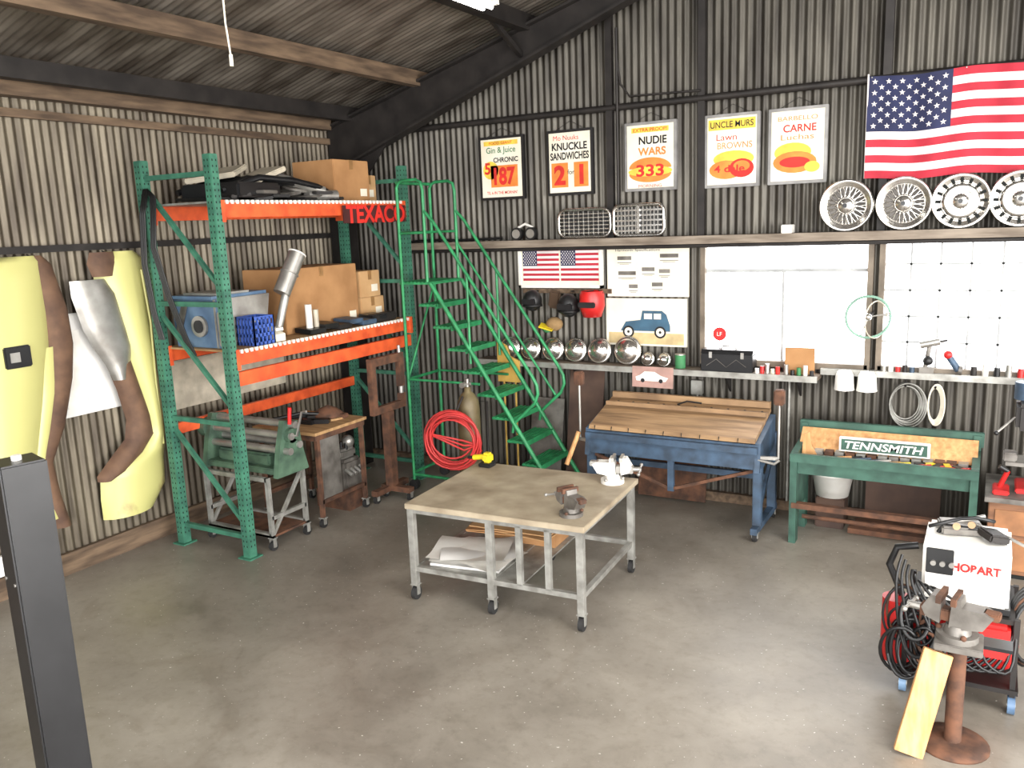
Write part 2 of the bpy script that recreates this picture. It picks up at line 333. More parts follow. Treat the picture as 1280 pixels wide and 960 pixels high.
for k in range(4):
    o=.02*k;b.tube([(.46+o,-3.38,2.05),(.40+o,-3.39,2.3),(.36+o,-3.40,2.75),(.40+o,-3.39,3.2),(.47+o,-3.38,3.42),(.56+o,-3.38,3.35),(.50+o,-3.39,2.9),(.62+o,-3.38,2.45),(.78+o,-3.37,2.05),(.92,-3.37,1.92)],.009,mBlack)
b.done()
def caster(b,x,y,zt,m=mGalv,r=.045):
    b.box((x-.035,y-.03,zt-.01),(x+.035,y+.03,zt),m);b.box((x-.028,y-.02,r*.8),(x-.022,y+.02,zt),m);b.box((x+.022,y-.02,r*.8),(x+.028,y+.02,zt),m)
    b.cyl((x-.018,y,r),(x+.018,y,r),r,mRub,18);b.cyl((x-.03,y,r),(x+.03,y,r),.012,m)
b=B('slip_roll_machine')
for x in (.52,1.36):
    for y in (-3.08,-2.62):
        b.box((x-.02,y-.02,.12),(x+.02,y+.02,.72),mGalv);caster(b,x,y,.13)
    b.beam((x,-3.08,.14),(x,-2.62,.7),.03,.03,mGalv);b.box((x-.02,-3.08,.3),(x+.02,-2.62,.34),mGalv)
for y in (-3.08,-2.62):
    b.box((.52,y-.02,.13),(1.36,y+.02,.17),mGalv);b.box((.52,y-.02,.68),(1.36,y+.02,.72),mGalv)
b.box((.5,-3.1,.13),(1.38,-2.6,.15),mRust)
for x in (.45,1.42):
    b.poly([(x,-3.06,.72),(x,-2.64,.72),(x,-2.7,.95),(x,-2.74,1.22),(x,-2.92,1.25),(x,-3.0,1.0)],(.06,0,0),mGreenL)
for y,z in ((-2.90,1.10),(-2.80,1.0),(-2.93,.96),(-2.84,1.2)): b.cyl((.4,y,z),(1.55,y,z),.035,mSil)
b.box((.48,-3.04,.74),(1.44,-2.68,.80),mGreenL,.01);b.cyl((.36,-2.9,1.1),(.45,-2.9,1.1),.1,mGreenL)
for z in (1.1,1.0): b.cyl((1.48,-2.87,z),(1.53,-2.87,z),.07,mGreenL)
b.tube([(1.52,-2.87,1.1),(1.58,-2.87,1.1),(1.60,-2.80,1.32),(1.66,-2.80,1.33)],.012,mSil);b.cyl((1.53,-2.9,1.22),(1.55,-2.9,1.38),.018,mRed);b.box((.6,-2.98,.8),(1.3,-2.74,.92),mGreenL,.02);b.done()
b=B('plywood_workbench');b.box((.55,-2.46,.98),(1.42,-1.66,1.01),mPly);b.box((.57,-2.44,.92),(1.40,-1.68,.98),mRust)
for x in (.6,1.38):
    for y in (-2.40,-1.72): b.box((x-.02,y-.02,.1),(x+.02,y+.02,.92),mRust);caster(b,x,y,.11)
    b.box((x-.02,-2.4,.25),(x+.02,-1.72,.29),mRust)
b.box((1.36,-2.4,.28),(1.385,-2.08,.92),mGreyM);b.done()
b=B('tool_pile')
for k in range(8): b.cb((.8+.12*(k%4),-2.3+k*.07,1.035),(.2,.1,.045),random.choice([mBlackP,mSteelDk,mRust]),(0,0,random.uniform(-1,1)),.008)
b.cyl((1.05,-1.85,1.01),(1.05,-1.85,1.03),.2,mPly,24);b.lathe([(.16,0),(.16,.03),(.1,.08),(.0,.12)],(1.05,-1.85,1.03),(0,0,1),mRust);b.tube([(.7,-2.3,1.06),(.9,-2.1,1.10),(1.1,-1.9,1.06)],.02,mBlack);b.done()
b=B('engine_block');b.T=Matrix.Translation((.12,-.10,0));b.box((.75,-1.8,.2),(1.15,-1.5,.55),mGreyM,.03);b.box((.8,-1.78,.55),(1.1,-1.52,.66),mSil,.03)
for k in range(4): b.cyl((1.13,-1.76+.07*k,.45),(1.22,-1.76+.07*k,.40),.022,mSil);b.cyl((.85+.07*k,-1.65,.64),(.85+.07*k,-1.65,.72),.02,mBlack)
b.cyl((.97,-1.85,.35),(.97,-1.8,.35),.09,mSteelDk);b.sph((1.05,-1.6,.72),.07,mSil);b.box((.72,-1.8,0.0),(1.18,-1.5,.2),mRust);b.done()
b=B('c_frame_metal_former');Y=1.42;ya,yb=-1.60,-1.02
b.poly([(Y,ya,1.0),(Y,ya,1.62),(Y,yb,1.62),(Y,yb,1.24),(Y,yb-.08,1.24),(Y,yb-.08,1.53),(Y,ya+.08,1.53),(Y,ya+.08,1.08),(Y,yb-.08,1.08),(Y,yb-.08,1.16),(Y,yb,1.16),(Y,yb,1.0)],(.06,0,0),mRust)
b.cyl((Y+.03,yb-.04,1.16),(Y+.03,yb-.04,1.24),.03,mSil);b.cyl((Y+.03,yb-.04,1.62),(Y+.03,yb-.04,1.7),.02,mSil)
b.box((Y-.02,-1.38,.12),(Y+.08,-1.28,1.0),mRust);b.box((Y-.04,-1.62,.09),(Y+.04,-1.04,.15),mRust);b.box((Y-.1,-1.37,.09),(Y+.3,-1.29,.15),mRust)
for x,y in ((Y,-1.58),(Y,-1.08),(Y-.07,-1.33),(Y+.27,-1.33)): caster(b,x,y,.1)
b.done()
# ---------------- rolling ladder
b=B('rolling_warehouse_ladder');y0,y1=-.98,-.36;r=.018
sx=lambda z:2.895-(z-.713)*.733
levels=[.23+.241*k for k in range(9)]
for z in levels:
    x=sx(z);b.box((x-.13,y0,z-.03),(x+.11,y1,z-.008),mLGreen)
    for k in range(5): b.box((x-.12+.05*k,y0,z-.008),(x-.098+.05*k,y1,z),mLGreen)
    b.box((x+.10,y0,z-.05),(x+.114,y1,z+.004),mLGreen)
zp=2.40;b.box((1.46,y0,zp-.03),(1.90,y1,zp-.01),mLGreen)
for k in range(9): b.box((1.46+.05*k,y0,zp-.01),(1.48+.05*k,y1,zp),mLGreen)
for y in (y0,y1):
    b.tube([(1.88,y,zp-.02),(sx(.0)+.02,y,.03)],.024,mLGreen)
    b.tube([(1.5,y,.09),(1.5,y,3.42),(1.53,y,3.47),(1.58,y,3.49),(1.76,y,3.49),(1.82,y,3.46),(1.84,y,3.38),(1.84,y,zp)],r,mLGreen)
    b.tube([(1.84,y,3.16),(1.95,y,3.05),(3.10,y,1.42),(3.15,y,1.33),(3.16,y,1.24),(3.12,y,1.14),(2.86,y,.90),(2.84,y,.80)],r,mLGreen)
    b.tube([(2.35,y,1.52),(2.35,y,2.48)],r*.8,mLGreen);b.tube([(1.5,y,2.93),(1.84,y,2.93)],r*.8,mLGreen)
    b.tube([(1.5,y,.18),(3.25,y,.18)],r,mLGreen);b.tube([(1.5,y,1.3),(2.45,y,1.3)],r*.8,mLGreen)
    b.cyl((1.5,y-.03,.06),(1.5,y+.03,.06),.06,mRub);b.cyl((3.2,y-.03,.05),(3.2,y+.03,.05),.05,mRub);b.cyl((3.2,y,.05),(3.2,y,.19),.012,mLGreen)
b.tube([(1.84,y1,2.80),(3.05,y1,1.10)],r*.8,mLGreen)
for z in (.2,1.3,2.93,3.47): b.tube([(1.5,y0,z),(1.5,y1,z)],r,mLGreen)
b.tube([(1.5,y0,1.3),(1.5,y1,2.35)],r*.7,mLGreen);b.done()
b=B('yellow_wood_panel');b.poly([(2.28,-.30,1.2),(2.28,-.30,1.68),(2.40,-.30,1.62),(2.44,-.30,1.5),(2.56,-.30,1.45),(2.56,-.30,1.2)],(0,.03,0),mYW);b.tube([(2.35,-.28,1.2),(2.35,-.29,0.0)],.012,mYW);b.tube([(2.5,-.28,1.2),(2.5,-.29,0.0)],.012,mYW);b.done()
b=B('gas_cylinder_cart')
b.lathe([(0,0),(.115,.01),(.12,.05),(.12,1.05),(.11,1.13),(.07,1.2),(.035,1.23),(.035,1.27),(0,1.28)],(2.5,-1.3,.06),(0,0,1),mOlv)
b.cyl((2.5,-1.3,1.33),(2.5,-1.3,1.42),.018,mSil);b.cyl((2.46,-1.3,1.37),(2.54,-1.3,1.37),.014,mSil);b.cyl((2.5,-1.36,1.37),(2.5,-1.41,1.37),.03,mSil)
b.box((2.36,-1.45,.02),(2.66,-1.15,.06),mSteelDk);b.tube([(2.38,-1.16,.05),(2.38,-1.12,1.15),(2.62,-1.12,1.15),(2.62,-1.16,.05)],.014,mSteelDk);b.cyl((2.33,-1.14,.08),(2.36,-1.14,.08),.08,mRub);b.cyl((2.66,-1.14,.08),(2.69,-1.14,.08),.08,mRub)
b.tube([(2.5,-1.40,1.25),(2.5,-1.55,1.1)],.012,mSteelDk);b.done()
b=B('red_hose_coil')
pts=[]
for i in range(9*22):
    t=2*math.pi*i/22;R=.26+.035*math.sin(t*.37)+.02*math.sin(i*.13);dz=.03*math.sin(t*.21)
    v=Vector((R*math.cos(t),0,R*math.sin(t)+dz));v.y=.04*math.sin(t*.45+1)
    pts.append(Matrix.Rotation(.3,3,'Z')@v+Vector((2.5,-1.62,.84)))
b.tube(pts,.011,mRedH,False,6)
for k in range(3): b.tube([(2.3+.04*k,-1.68,1.02),(2.24,-1.68,.9),(2.62,-1.6,.74+.05*k),(2.76,-1.56,.80)],.011,mRedH)
b.done()
# ---------------- welding table (slightly turned)
TT=Matrix.Translation((3.22,-3.41,0))@Matrix.Rotation(.055,4,'Z')
b=B('welding_table');b.T=TT
b.box((0,0,.785),(1.54,1.25,.83),mTabTop,.004)
x0,x1,ya,yb=.03,1.49,.05,1.19
for lo,hi in (((x0,ya-.02,.745),(x1,ya+.02,.785)),((x0,yb-.02,.745),(x1,yb+.02,.785)),((x0-.02,ya,.745),(x0+.02,yb,.785)),((x1-.02,ya,.745),(x1+.02,yb,.785))): b.box(lo,hi,mGalv)
LX=(x0,.74,x1)
for x in LX:
    for y in (ya,yb): b.box((x-.028,y-.028,.13),(x+.028,y+.028,.785),mGalv,.004);caster(b,x,y,.135,mGalv,.055)
for x in (.99,1.23): b.box((x-.022,ya-.02,.28),(x+.022,ya+.02,.76),mGalv)
for y in (ya,yb): b.box((x0,y-.02,.25),(x1,y+.02,.29),mGalv)
for x in LX: b.box((x-.02,ya,.25),(x+.02,yb,.29),mGalv)
b.box((x0+.02,ya+.02,.272),(1.0,yb-.02,.285),mGalv);b.done()
def warp(b,c,sx_,sy_,rot,m,amp=.012,seed=0):
    N=8;V=[];F=[];M=Matrix.Translation(c)@Matrix.Rotation(rot,4,'Z')
    for j in range(N+1):
        for i in range(N+1):
            u,v=i/N-.5,j/N-.5;V.append((u*sx_,v*sy_,amp*(math.sin(u*5+seed)+math.cos(v*6+seed*2))))
    for j in range(N):
        for i in range(N): F.append((j*(N+1)+i,j*(N+1)+i+1,(j+1)*(N+1)+i+1,(j+1)*(N+1)+i))
    b.add(V,F,m,True,M)
b=B('paper_sheets');b.T=TT
b.cb((.42,.38,.298),(.6,.5,.02),mPaper,(0,0,.1))
for k,(dx,dy,rt) in enumerate(((0,0,.1),(-.03,.02,.3),(.06,-.04,-.2),(.03,.02,.5),(-.02,-.04,.25))): warp(b,(.42+dx,.38+dy,.335+.010*k),.64,.48,rt,mPaper if k%2 else mWhite,.010,k*1.3)
b.done()
b=B('cardboard_sheets');b.T=TT
b.box((.3,.80,.287),(.95,1.1,.44),mCard)
for k,(dx,rt) in enumerate(((0,.1),(.06,-.12),(-.02,.2),(.04,0))): b.cb((.60+dx,.82,.45+.012*k),(.74,.54,.008),mCard2 if k%2 else mCard,(.0,0,rt))
b.done()
def vise(name,loc,ang,m,mj,sc=1):
    b=B(name);b.T=Matrix.Translation(loc)@Matrix.Rotation(ang,4,'Z')@Matrix.Scale(sc,4)
    b.cyl((0,0,0),(0,0,.03),.09,m,20);b.cyl((0,0,.03),(0,0,.07),.06,m,20,.05)
    for k in range(3): a=k*2.1;b.sph((.08*math.cos(a),.08*math.sin(a),.035),.014,mj)
    b.poly([(-.02,-.045,.06),(-.11,-.045,.08),(-.15,-.045,.15),(-.11,-.045,.165),(-.02,-.045,.165),(-.015,-.045,.2),(.02,-.045,.2),(.03,-.045,.06)],(0,.09,0),m)
    b.box((.03,-.03,.08),(.16,.03,.135),mj,.005);b.poly([(.07,-.045,.07),(.13,-.045,.09),(.15,-.045,.13),(.11,-.045,.2),(.065,-.045,.2)],(0,.09,0),m)
    b.box((.0,-.07,.175),(.022,.07,.21),mj);b.box((.063,-.07,.175),(.085,.07,.21),mj);b.cyl((.15,0,.11),(.22,0,.11),.018,mSil);b.cyl((.21,-.1,.10),(.21,.09,.12),.008,mSil);b.sph((.21,-.1,.1),.014,mSil);b.sph((.21,.09,.12),.014,mSil)
    b.box((-.17,-.03,.13),(-.1,.03,.165),mj,.005)
    return b
vise('bench_vise',(4.53,-2.26,.83),.25,mWhite,mSil,1.1).done()
vise('bench_vise',(4.56,-3.12,.83),2.6,mGreyM,mRust,1.0).done()
b=B('yellow_battery_tool');b.box((3.24,-2.32,.83),(3.36,-2.20,.87),mBlack,.01);b.box((3.26,-2.30,.87),(3.35,-2.21,.96),mYel,.02);b.cyl((3.16,-2.26,.90),(3.28,-2.26,.92),.025,mYel);b.cyl((3.10,-2.26,.895),(3.16,-2.26,.90),.015,mBlack);b.done()
# ---------------- blue leaf brake
b=B('sheet_metal_leaf_brake')
b.poly([(3.74,-1.0,.93),(3.74,-.95,.93),(3.74,-.36,1.10),(3.74,-.38,1.14),(3.74,-.98,.965)],(1.66,0,0),mBrassW)
for k in range(9): b.box((3.745+.18*k+.06,-1.005,.925),(3.745+.18*k+.062,-.985,.968),mHole)
b.box((3.76,-.6,1.095),(5.40,-.57,1.135),mBrassW);b.box((3.76,-.42,1.14),(5.40,-.37,1.20),mBrassW)
for k in range(10): b.cyl((3.86+.165*k,-.5,1.10),(3.86+.165*k,-.5,1.125),.012,mSteelDk,8)
b.poly([(3.70,-1.02,.66),(3.70,-.98,.93),(3.70,-.4,1.08),(3.70,-.4,.80),(3.70,-.9,.66)],(.05,0,0),mBlueM);b.poly([(5.40,-1.02,.66),(5.40,-.98,.93),(5.40,-.4,1.08),(5.40,-.4,.80),(5.40,-.9,.66)],(.05,0,0),mBlueM)
b.box((3.72,-1.0,.68),(5.43,-.96,.92),mBlueM,.005);b.box((3.72,-1.05,.84),(5.43,-1.0,.90),mBlueM,.004);b.box((3.72,-.46,.85),(5.43,-.40,1.06),mBlueM)
for x in (3.74,5.42):
    b.box((x-.04,-.98,.12),(x+.04,-.90,.70),mBlueM,.008);b.box((x-.04,-.40,.12),(x+.04,-.32,.9),mBlueM,.008)
    b.box((x-.03,-1.08,.08),(x+.03,-.25,.14),mBlueM);b.beam((x,-.94,.2),(x,-.36,.7),.03,.04,mBlueM);caster(b,x,-1.02,.09);caster(b,x,-.3,.09)
b.beam((3.76,-.93,.66),(4.58,-.93,.38),.03,.03,mRust);b.beam((4.58,-.93,.38),(5.40,-.93,.66),.03,.03,mRust);b.box((4.55,-.95,.36),(4.61,-.91,.7),mBlueM);b.box((3.74,-.38,.40),(5.42,-.34,.46),mBlueM)
for x,z in ((3.62,1.36),(5.60,1.30)):
    b.box((x-.045,-.99,z),(x+.045,-.90,z+.14),mRust,.012);b.cyl((x,-.945,.80),(x,-.945,z+.02),.012,mSil);b.beam((x,-.945,.8),(3.72 if x<4 else 5.43,-.98,.8),.03,.03,mSil)
b.cyl((3.62,-.98,.88),(3.54,-1.12,.56),.024,mTan)
b.tube([(4.5,-.5,1.13),(4.6,-.5,1.17),(4.75,-.5,1.16)],.008,mBlack);b.tube([(5.43,-.99,.78),(5.58,-1.0,.76),(5.62,-1.0,.8)],.014,mSil);b.done()
# ---------------- green bench brake
b=B('green_finger_brake')
for x in (5.70,7.14):
    b.poly([(x,-.92,0),(x,-.92,.84),(x,-.88,.86),(x,-.42,.9),(x,-.42,1.03),(x,-.34,1.03),(x,-.34,0),(x,-.46,0),(x,-.46,.30),(x,-.8,.30),(x,-.8,0)],(.06,0,0),mGreenM)
b.box((5.68,-.40,.92),(7.22,-.34,1.05),mGreenM,.006);b.box((5.70,-.95,.78),(7.20,-.90,.86),mGreenM,.006);b.box((5.76,-.9,.78),(7.14,-.4,.81),mGreyM)
b.poly([(5.72,-.42,.98),(5.72,-.60,.82),(5.72,-.66,.83),(5.72,-.46,1.0)],(1.46,0,0),mTan)
b.box((5.76,-.88,.66),(7.14,-.84,.78),mGreenM);b.box((5.72,-.93,.34),(7.16,-.86,.39),mRust);b.cyl((5.76,-.6,.16),(7.14,-.6,.16),.02,mRust)
for k in range(15): b.box((5.78+k*.09,-.72,.81),(5.855+k*.09,-.62,.85),random.choice([mSil,mGalv,mRust]))
b.box((6.08,-.70,.86),(6.82,-.66,.99),mWhite,.004)
b.box((6.10,-.706,.875),(6.80,-.702,.975),mGreenM);b.text('TENNSMITH',(6.45,-.708,.925),.07,mWhite,'-Y',.64,.2,bold=.02)
b.poly([(5.77,-.75,.81),(5.9,-.75,.81),(5.85,-.75,.9),(5.83,-.75,1.02),(5.78,-.75,1.0)],(0,.02,0),mTan)
for k in range(14): b.cyl((5.95+.08*k,-.86,.825),(6.12+.08*k,-.76+random.uniform(-.06,.05),.825+.01*(k%2)),.012,random.choice([mYel,mRed,mWhite,mSil,mTan,mBlueM,mBlack]))
for k in range(5): b.cb((6.75+.07*k,-.80+.02*(k%2),.83),(.09,.05,.03),random.choice([mRust,mGreyM,mYel,mSteelDk]),(0,0,k*.6))
b.box((6.9,-.87,.81),(7.1,-.80,.84),mRed);b.done()
b=B('scrap_lumber');
for k in range(3): b.cb((6.50,-.42+.1*k,.03+.05*(k==1)),(.7-.1*k,.10,.05),mRust,(0,0,.05*k))
b.done()
b=B('sheet_metal_panel');b.poly([(6.25,-.10,0.0),(6.9,-.10,0.0),(6.9,-.06,.56),(6.25,-.06,.56)],(0,.01,0),mBrownMetal);b.done()
b=B('white_plastic_tub');b.lathe([(0,0),(.15,0),(.19,.22),(.205,.22),(.205,.24),(.185,.24),(.14,.02)],(5.97,-.26,.30),(0,0,1),mWhite,20);b.box((5.84,-.40,0),(6.10,-.12,.30),mBrownMetal,.01);b.done()
b=B('brown_sheet_metal');b.poly([(3.08,-.24,.02),(3.50,-.24,.02),(3.52,-.06,1.38),(3.10,-.06,1.38)],(0,.012,0),mBrownMetal);b.done()
b=B('grey_sheet_metal');b.poly([(2.62,-.28,.0),(3.03,-.28,.0),(3.03,-.10,1.0),(2.62,-.10,1.0)],(0,.012,0),mGreyM);b.done()
b=B('brown_sheet_metal');b.poly([(3.95,-.20,.02),(4.7,-.20,.02),(4.7,-.10,.6),(3.95,-.10,.6)],(0,.012,0),mRust);b.done()
# ---------------- posters
mFr=mat('frame_black',(28,26,26),.5);mFr2=mat('frame_silver',(150,148,146),.5,.3)
def poster(xa,xb,z0,z1,fr,fn):
    b=B('framed_poster');b.box((xa,-.05,z0),(xb,-.0,z1),fr,.004);b.box((xa+.03,-.053,z0+.03),(xb-.03,-.049,z1-.03),mCream);fn(b,(xa+xb)/2,(z0+z1)/2)
    b.tube([(xa+.1,-.02,z1),((xa+xb)/2,-.02,z1+.09),(xb-.1,-.02,z1)],.003,mSteelDk);b.done()
Yp=-.0545
def ell(b,x,z,a,c,m,y=Yp,t0=0,t1=1): 
    n=20;b.add([(x+a*math.cos(2*math.pi*(t0+(t1-t0)*t/n)),y,z+c*math.sin(2*math.pi*(t0+(t1-t0)*t/n))) for t in range(n+1)],[tuple(range(n+1))],m)
def p1(b,x,z):
    b.box((x-.22,Yp,z+.25),(x+.22,Yp+.001,z+.30),mPY);b.text('FOOD GIANT',(x,Yp-.001,z+.275),.03,mPR,w=.3,bold=.01);b.text('Gin & Juice',(x,Yp,z+.19),.085,mPG,w=.38,bold=.01);b.text('CHRONIC',(x+.06,Yp,z+.09),.055,mInk,w=.32,bold=.03)
    b.box((x-.14,Yp,z-.21),(x+.21,Yp+.001,z+.03),mOrng);ell(b,x-.14,z-.02,.1,.1,mPY);b.text('187',(x+.04,Yp-.002,z-.09),.2,mPR,w=.28,bold=.04);b.text('5',(x-.18,Yp-.002,z+.0),.13,mPR,bold=.03);b.text("TIL 6 IN THE MORNIN'",(x,Yp,z-.27),.035,mPR,w=.4,bold=.01)
def p2(b,x,z):
    b.text('Mo Nuuks',(x-.04,Yp,z+.26),.05,mPR,w=.3);b.text('KNUCKLE',(x,Yp,z+.17),.08,mInk,w=.42,bold=.03);b.text('SANDWICHES',(x,Yp,z+.07),.08,mInk,w=.46,bold=.03)
    b.box((x-.22,Yp,z-.26),(x-.02,Yp+.001,z-.0),mOrng);b.box((x+.05,Yp,z-.26),(x+.22,Yp+.001,z-.0),mOrng);b.text('2',(x-.12,Yp-.002,z-.13),.21,mPR,bold=.04);b.text('for',(x+.015,Yp-.002,z-.10),.05,mInk);b.text('1',(x+.14,Yp-.002,z-.13),.21,mPR,bold=.04)
def p3(b,x,z):
    b.box((x-.2,Yp,z+.24),(x+.2,Yp+.001,z+.29),mPY);b.text('EXTRA PROOF!',(x,Yp-.001,z+.265),.035,mPR,w=.36,bold=.01);b.text('NUDIE',(x+.03,Yp,z+.16),.08,mInk,w=.3,bold=.03);b.text('WARS',(x+.02,Yp,z+.05),.08,mOrng,w=.3,bold=.03)
    ell(b,x,z-.12,.23,.11,mOrng,Yp,0,.5);ell(b,x,z-.15,.24,.05,mPY,Yp-.0005);ell(b,x,z-.17,.23,.09,mOrng,Yp-.0003,.5,1);b.text('333',(x,Yp-.002,z-.14),.12,mPR,w=.3,bold=.03);b.text('MORNING',(x,Yp,z-.295),.03,mPR,w=.25)
def p4(b,x,z):
    b.box((x-.23,Yp,z+.20),(x+.23,Yp+.001,z+.30),mPY);b.text('UNCLE MURS',(x,Yp-.002,z+.25),.06,mInk,w=.42,bold=.01);b.text('Lawn',(x-.05,Yp,z+.13),.06,mPR,w=.2);b.text('BROWNS',(x+.03,Yp,z+.05),.06,mOrng,w=.34,bold=.0)
    ell(b,x+.02,z-.08,.2,.08,mPY);ell(b,x-.05,z-.18,.17,.09,mOrng,Yp-.0005);ell(b,x+.1,z-.17,.12,.09,mPR,Yp-.0007);ell(b,x+.1,z-.15,.08,.05,mOrng,Yp-.001);b.text('4 dale',(x-.02,Yp-.002,z-.17),.07,mPR,w=.3,bold=.02)
def p5(b,x,z):
    b.text('BARBELLO',(x,Yp,z+.25),.04,mOrng,w=.36);b.text('CARNE',(x+.02,Yp,z+.16),.07,mPR,w=.3,bold=.02);b.text('Luchas',(x,Yp,z+.08),.05,mOrng,w=.3)
    ell(b,x-.04,z-.06,.17,.09,mPY);ell(b,x-.02,z-.15,.2,.10,mOrng,Yp-.0005);ell(b,x-.02,z-.15,.14,.05,mPR,Yp-.001);ell(b,x+.14,z-.2,.07,.05,mPY,Yp-.0012)
for (a,c,z0,z1),fr,fn in zip(((2.0,2.58,3.26,3.96),(2.87,3.42,3.27,3.96),(3.78,4.34,3.27,3.96),(4.63,5.17,3.26,3.96),(5.25,5.79,3.26,3.96)),(mFr,mFr,mFr2,mFr2,mFr2),(p1,p2,p3,p4,p5)): poster(a,c,z0,z1,fr,fn)
def star(c,r):
    p=[]
    for k in range(10):
        a=math.pi/2+k*math.pi/5;q=r if k%2==0 else r*.4;p.append((c[0]+q*math.cos(a),c[1]+q*math.sin(a)))
    return p
def flag(name,xa,zt,L,Hh,wav,y0=-.115):
    b=B(name);N=48 if wav else 5;st=Hh/13
    fy=lambda x,z:(y0+wav*math.sin((x-xa)*9+(z-zt)*2)+wav*.5*math.sin((x-xa)*21)) if wav else y0
    sag=lambda x:(-.025*math.sin((x-xa)/L*math.pi*2)**2 if wav else 0)
    cw=L*.4
    for j in range(13):
        for seg in ((0,cw),(cw,L)):
            isC=seg[0]==0 and j<7
            n=max(2,N//2);V=[];F=[]
            for i in range(n+1):
                x=xa+seg[0]+(seg[1]-seg[0])*i/n
                for z in (zt-j*st,zt-(j+1)*st): V.append((x,fy(x,z),z+sag(x)))
            for i in range(n): F.append((2*i+1,2*i+3,2*i+2,2*i))
            b.add(V,F,mNavy if isC else (mFR if j%2==0 else mFW),bool(wav))
    ch=st*7
    for r in range(9):
        for c in range(6 if r%2==0 else 5):
            x=xa+cw*((c*2+1+(r%2))/12);z=zt-ch*(r+1)/10
            p=[(px,fy(px,pz)-.005,pz+sag(px)) for px,pz in star((x,z),ch*.055)];cx=(x,fy(x,z)-.006,z+sag(x))
            b.add(p+[cx],[(k,(k+1)%10,10) for k in range(10)],mFW)
    return b
b=flag('american_flag',6.13,4.15,1.68,.88,.016);b.tube([(6.13,-.115,4.17),(6.13,-.115,3.27)],.008,mFW)
for x in (6.16,6.9,7.7): b.cyl((x,-.115,4.14),(x,-.0,4.14),.006,mGalv,6)
b.done()
b=flag('framed_flag_print',2.52,2.70,.46,.36,0,y0=-.045);b.box((2.47,-.04,2.27),(3.49,-.0,2.75),mCream,.004)
bb=flag('x',3.0,2.70,.46,.36,0,y0=-.045)
for f,mi,sm in zip(bb.f,bb.mi,bb.sm): b.add([bb.v[i] for i in f],[tuple(range(len(f)))],bb.mats[mi],sm)
for lo,hi in (((2.46,-.05,2.26),(3.5,-.0,2.29)),((2.46,-.05,2.73),(3.5,-.0,2.76)),((2.46,-.05,2.26),(2.49,-.0,2.76)),((3.47,-.05,2.26),(3.5,-.0,2.76))): b.box(lo,hi,mWhite)
b.done()
b=B('blueprint_poster');b.box((3.55,-.02,2.17),(4.46,.006,2.72),mCream)
for x,z,w in ((3.78,2.42,.2),(4.02,2.46,.14),(4.2,2.44,.12),(3.85,2.28,.1),(4.12,2.3,.12),(3.75,2.58,.16),(4.25,2.6,.2)):
    b.box((x-w/2,-.023,z-.02),(x+w/2,-.021,z+.02),mGreyM);b.box((x-w/2,-.0235,z-.052),(x+w/2,-.0215,z-.047),mInk);b.box((x-w/3,-.0235,z-.066),(x+w/3,-.0215,z-.062),mInk)
b.text('Harmonic Specifications',(3.9,-.023,2.66),.03,mInk,w=.5);b.done()
b=B('vintage_car_poster');b.box((3.53,-.02,1.64),(4.44,.006,2.15),mCream);mCB=mat('print_blue',(60,96,120),.7)
Q=-.023
b.box((3.56,Q,1.66),(4.41,Q+.001,1.78),mat('print_tan',(214,190,140),.7))
b.poly([(3.70,Q,1.80),(4.26,Q,1.80),(4.26,Q,1.86),(4.22,Q,1.98),(4.17,Q,2.02),(3.95,Q,2.02),(3.93,Q,1.92),(3.76,Q,1.90)],(0,-.001,0),mCB);b.poly([(3.97,Q-.002,1.93),(4.06,Q-.002,1.93),(4.06,Q-.002,1.99),(3.97,Q-.002,1.99)],(0,-.001,0),mCream);b.poly([(4.08,Q-.002,1.93),(4.16,Q-.002,1.93),(4.16,Q-.002,1.99),(4.08,Q-.002,1.99)],(0,-.001,0),mCream)
for x in (3.79,4.15): b.cyl((x,Q,1.79),(x,Q-.003,1.79),.065,mInk,20);b.cyl((x,Q-.003,1.79),(x,Q-.004,1.79),.045,mCream,20);b.cyl((x,Q-.004,1.79),(x,Q-.005,1.79),.015,mInk,12)
b.done()
# ---------------- wheels on ledge
mWh=mat('wheel_back_dark',(88,84,80),.4,.7)
for x in (5.99,6.47,6.92,7.36,7.84):
    b=B('chrome_wheel');z=2.80+.235;c=(x,-.12,z)
    b.lathe([(.230,-.06),(.235,-.04),(.23,-.03),(.215,-.02),(.20,.03),(.21,.05),(.228,.06),(.235,.068),(.222,.074),(.205,.062),(.185,.058),(.165,.045),(.155,.03)],c,(0,-1,0),mChrome,40)
    b.lathe([(.16,.03),(.10,.02),(.0,.02)],c,(0,-1,0),mWh,30)
    if x<6.9:
        for k in range(36):
            a=2*math.pi*k/36;a2=a+(.3 if k%2 else -.3);b.cyl((x+.06*math.cos(a2),-.185,z+.06*math.sin(a2)),(x+.168*math.cos(a),-.165,z+.168*math.sin(a)),.0055,mChrome,6)
        b.lathe([(.08,.04),(.08,.07),(.055,.10),(.0,.105)],c,(0,-1,0),mChrome,24)
    else:
        b.lathe([(.16,.03),(.15,.055),(.12,.07),(.09,.055),(.06,.055)],c,(0,-1,0),mChrome,32)
        for k in range(16): a=k*math.pi/8;b.box((-.022,-.004,-.013),(.022,.004,.013),mHole,M=Matrix.Translation((x+.178*math.cos(a),-.178,z+.178*math.sin(a)))@Matrix.Rotation(-a,4,'Y'))
        b.lathe([(.07,.05),(.065,.10),(.04,.115),(.0,.12)],c,(0,-1,0),mChrome,24)
    b.cyl((x,-.225 if x<6.9 else -.24,z),(x,-.23 if x<6.9 else -.245,z),.02,mBlackP,16)
    b.done()
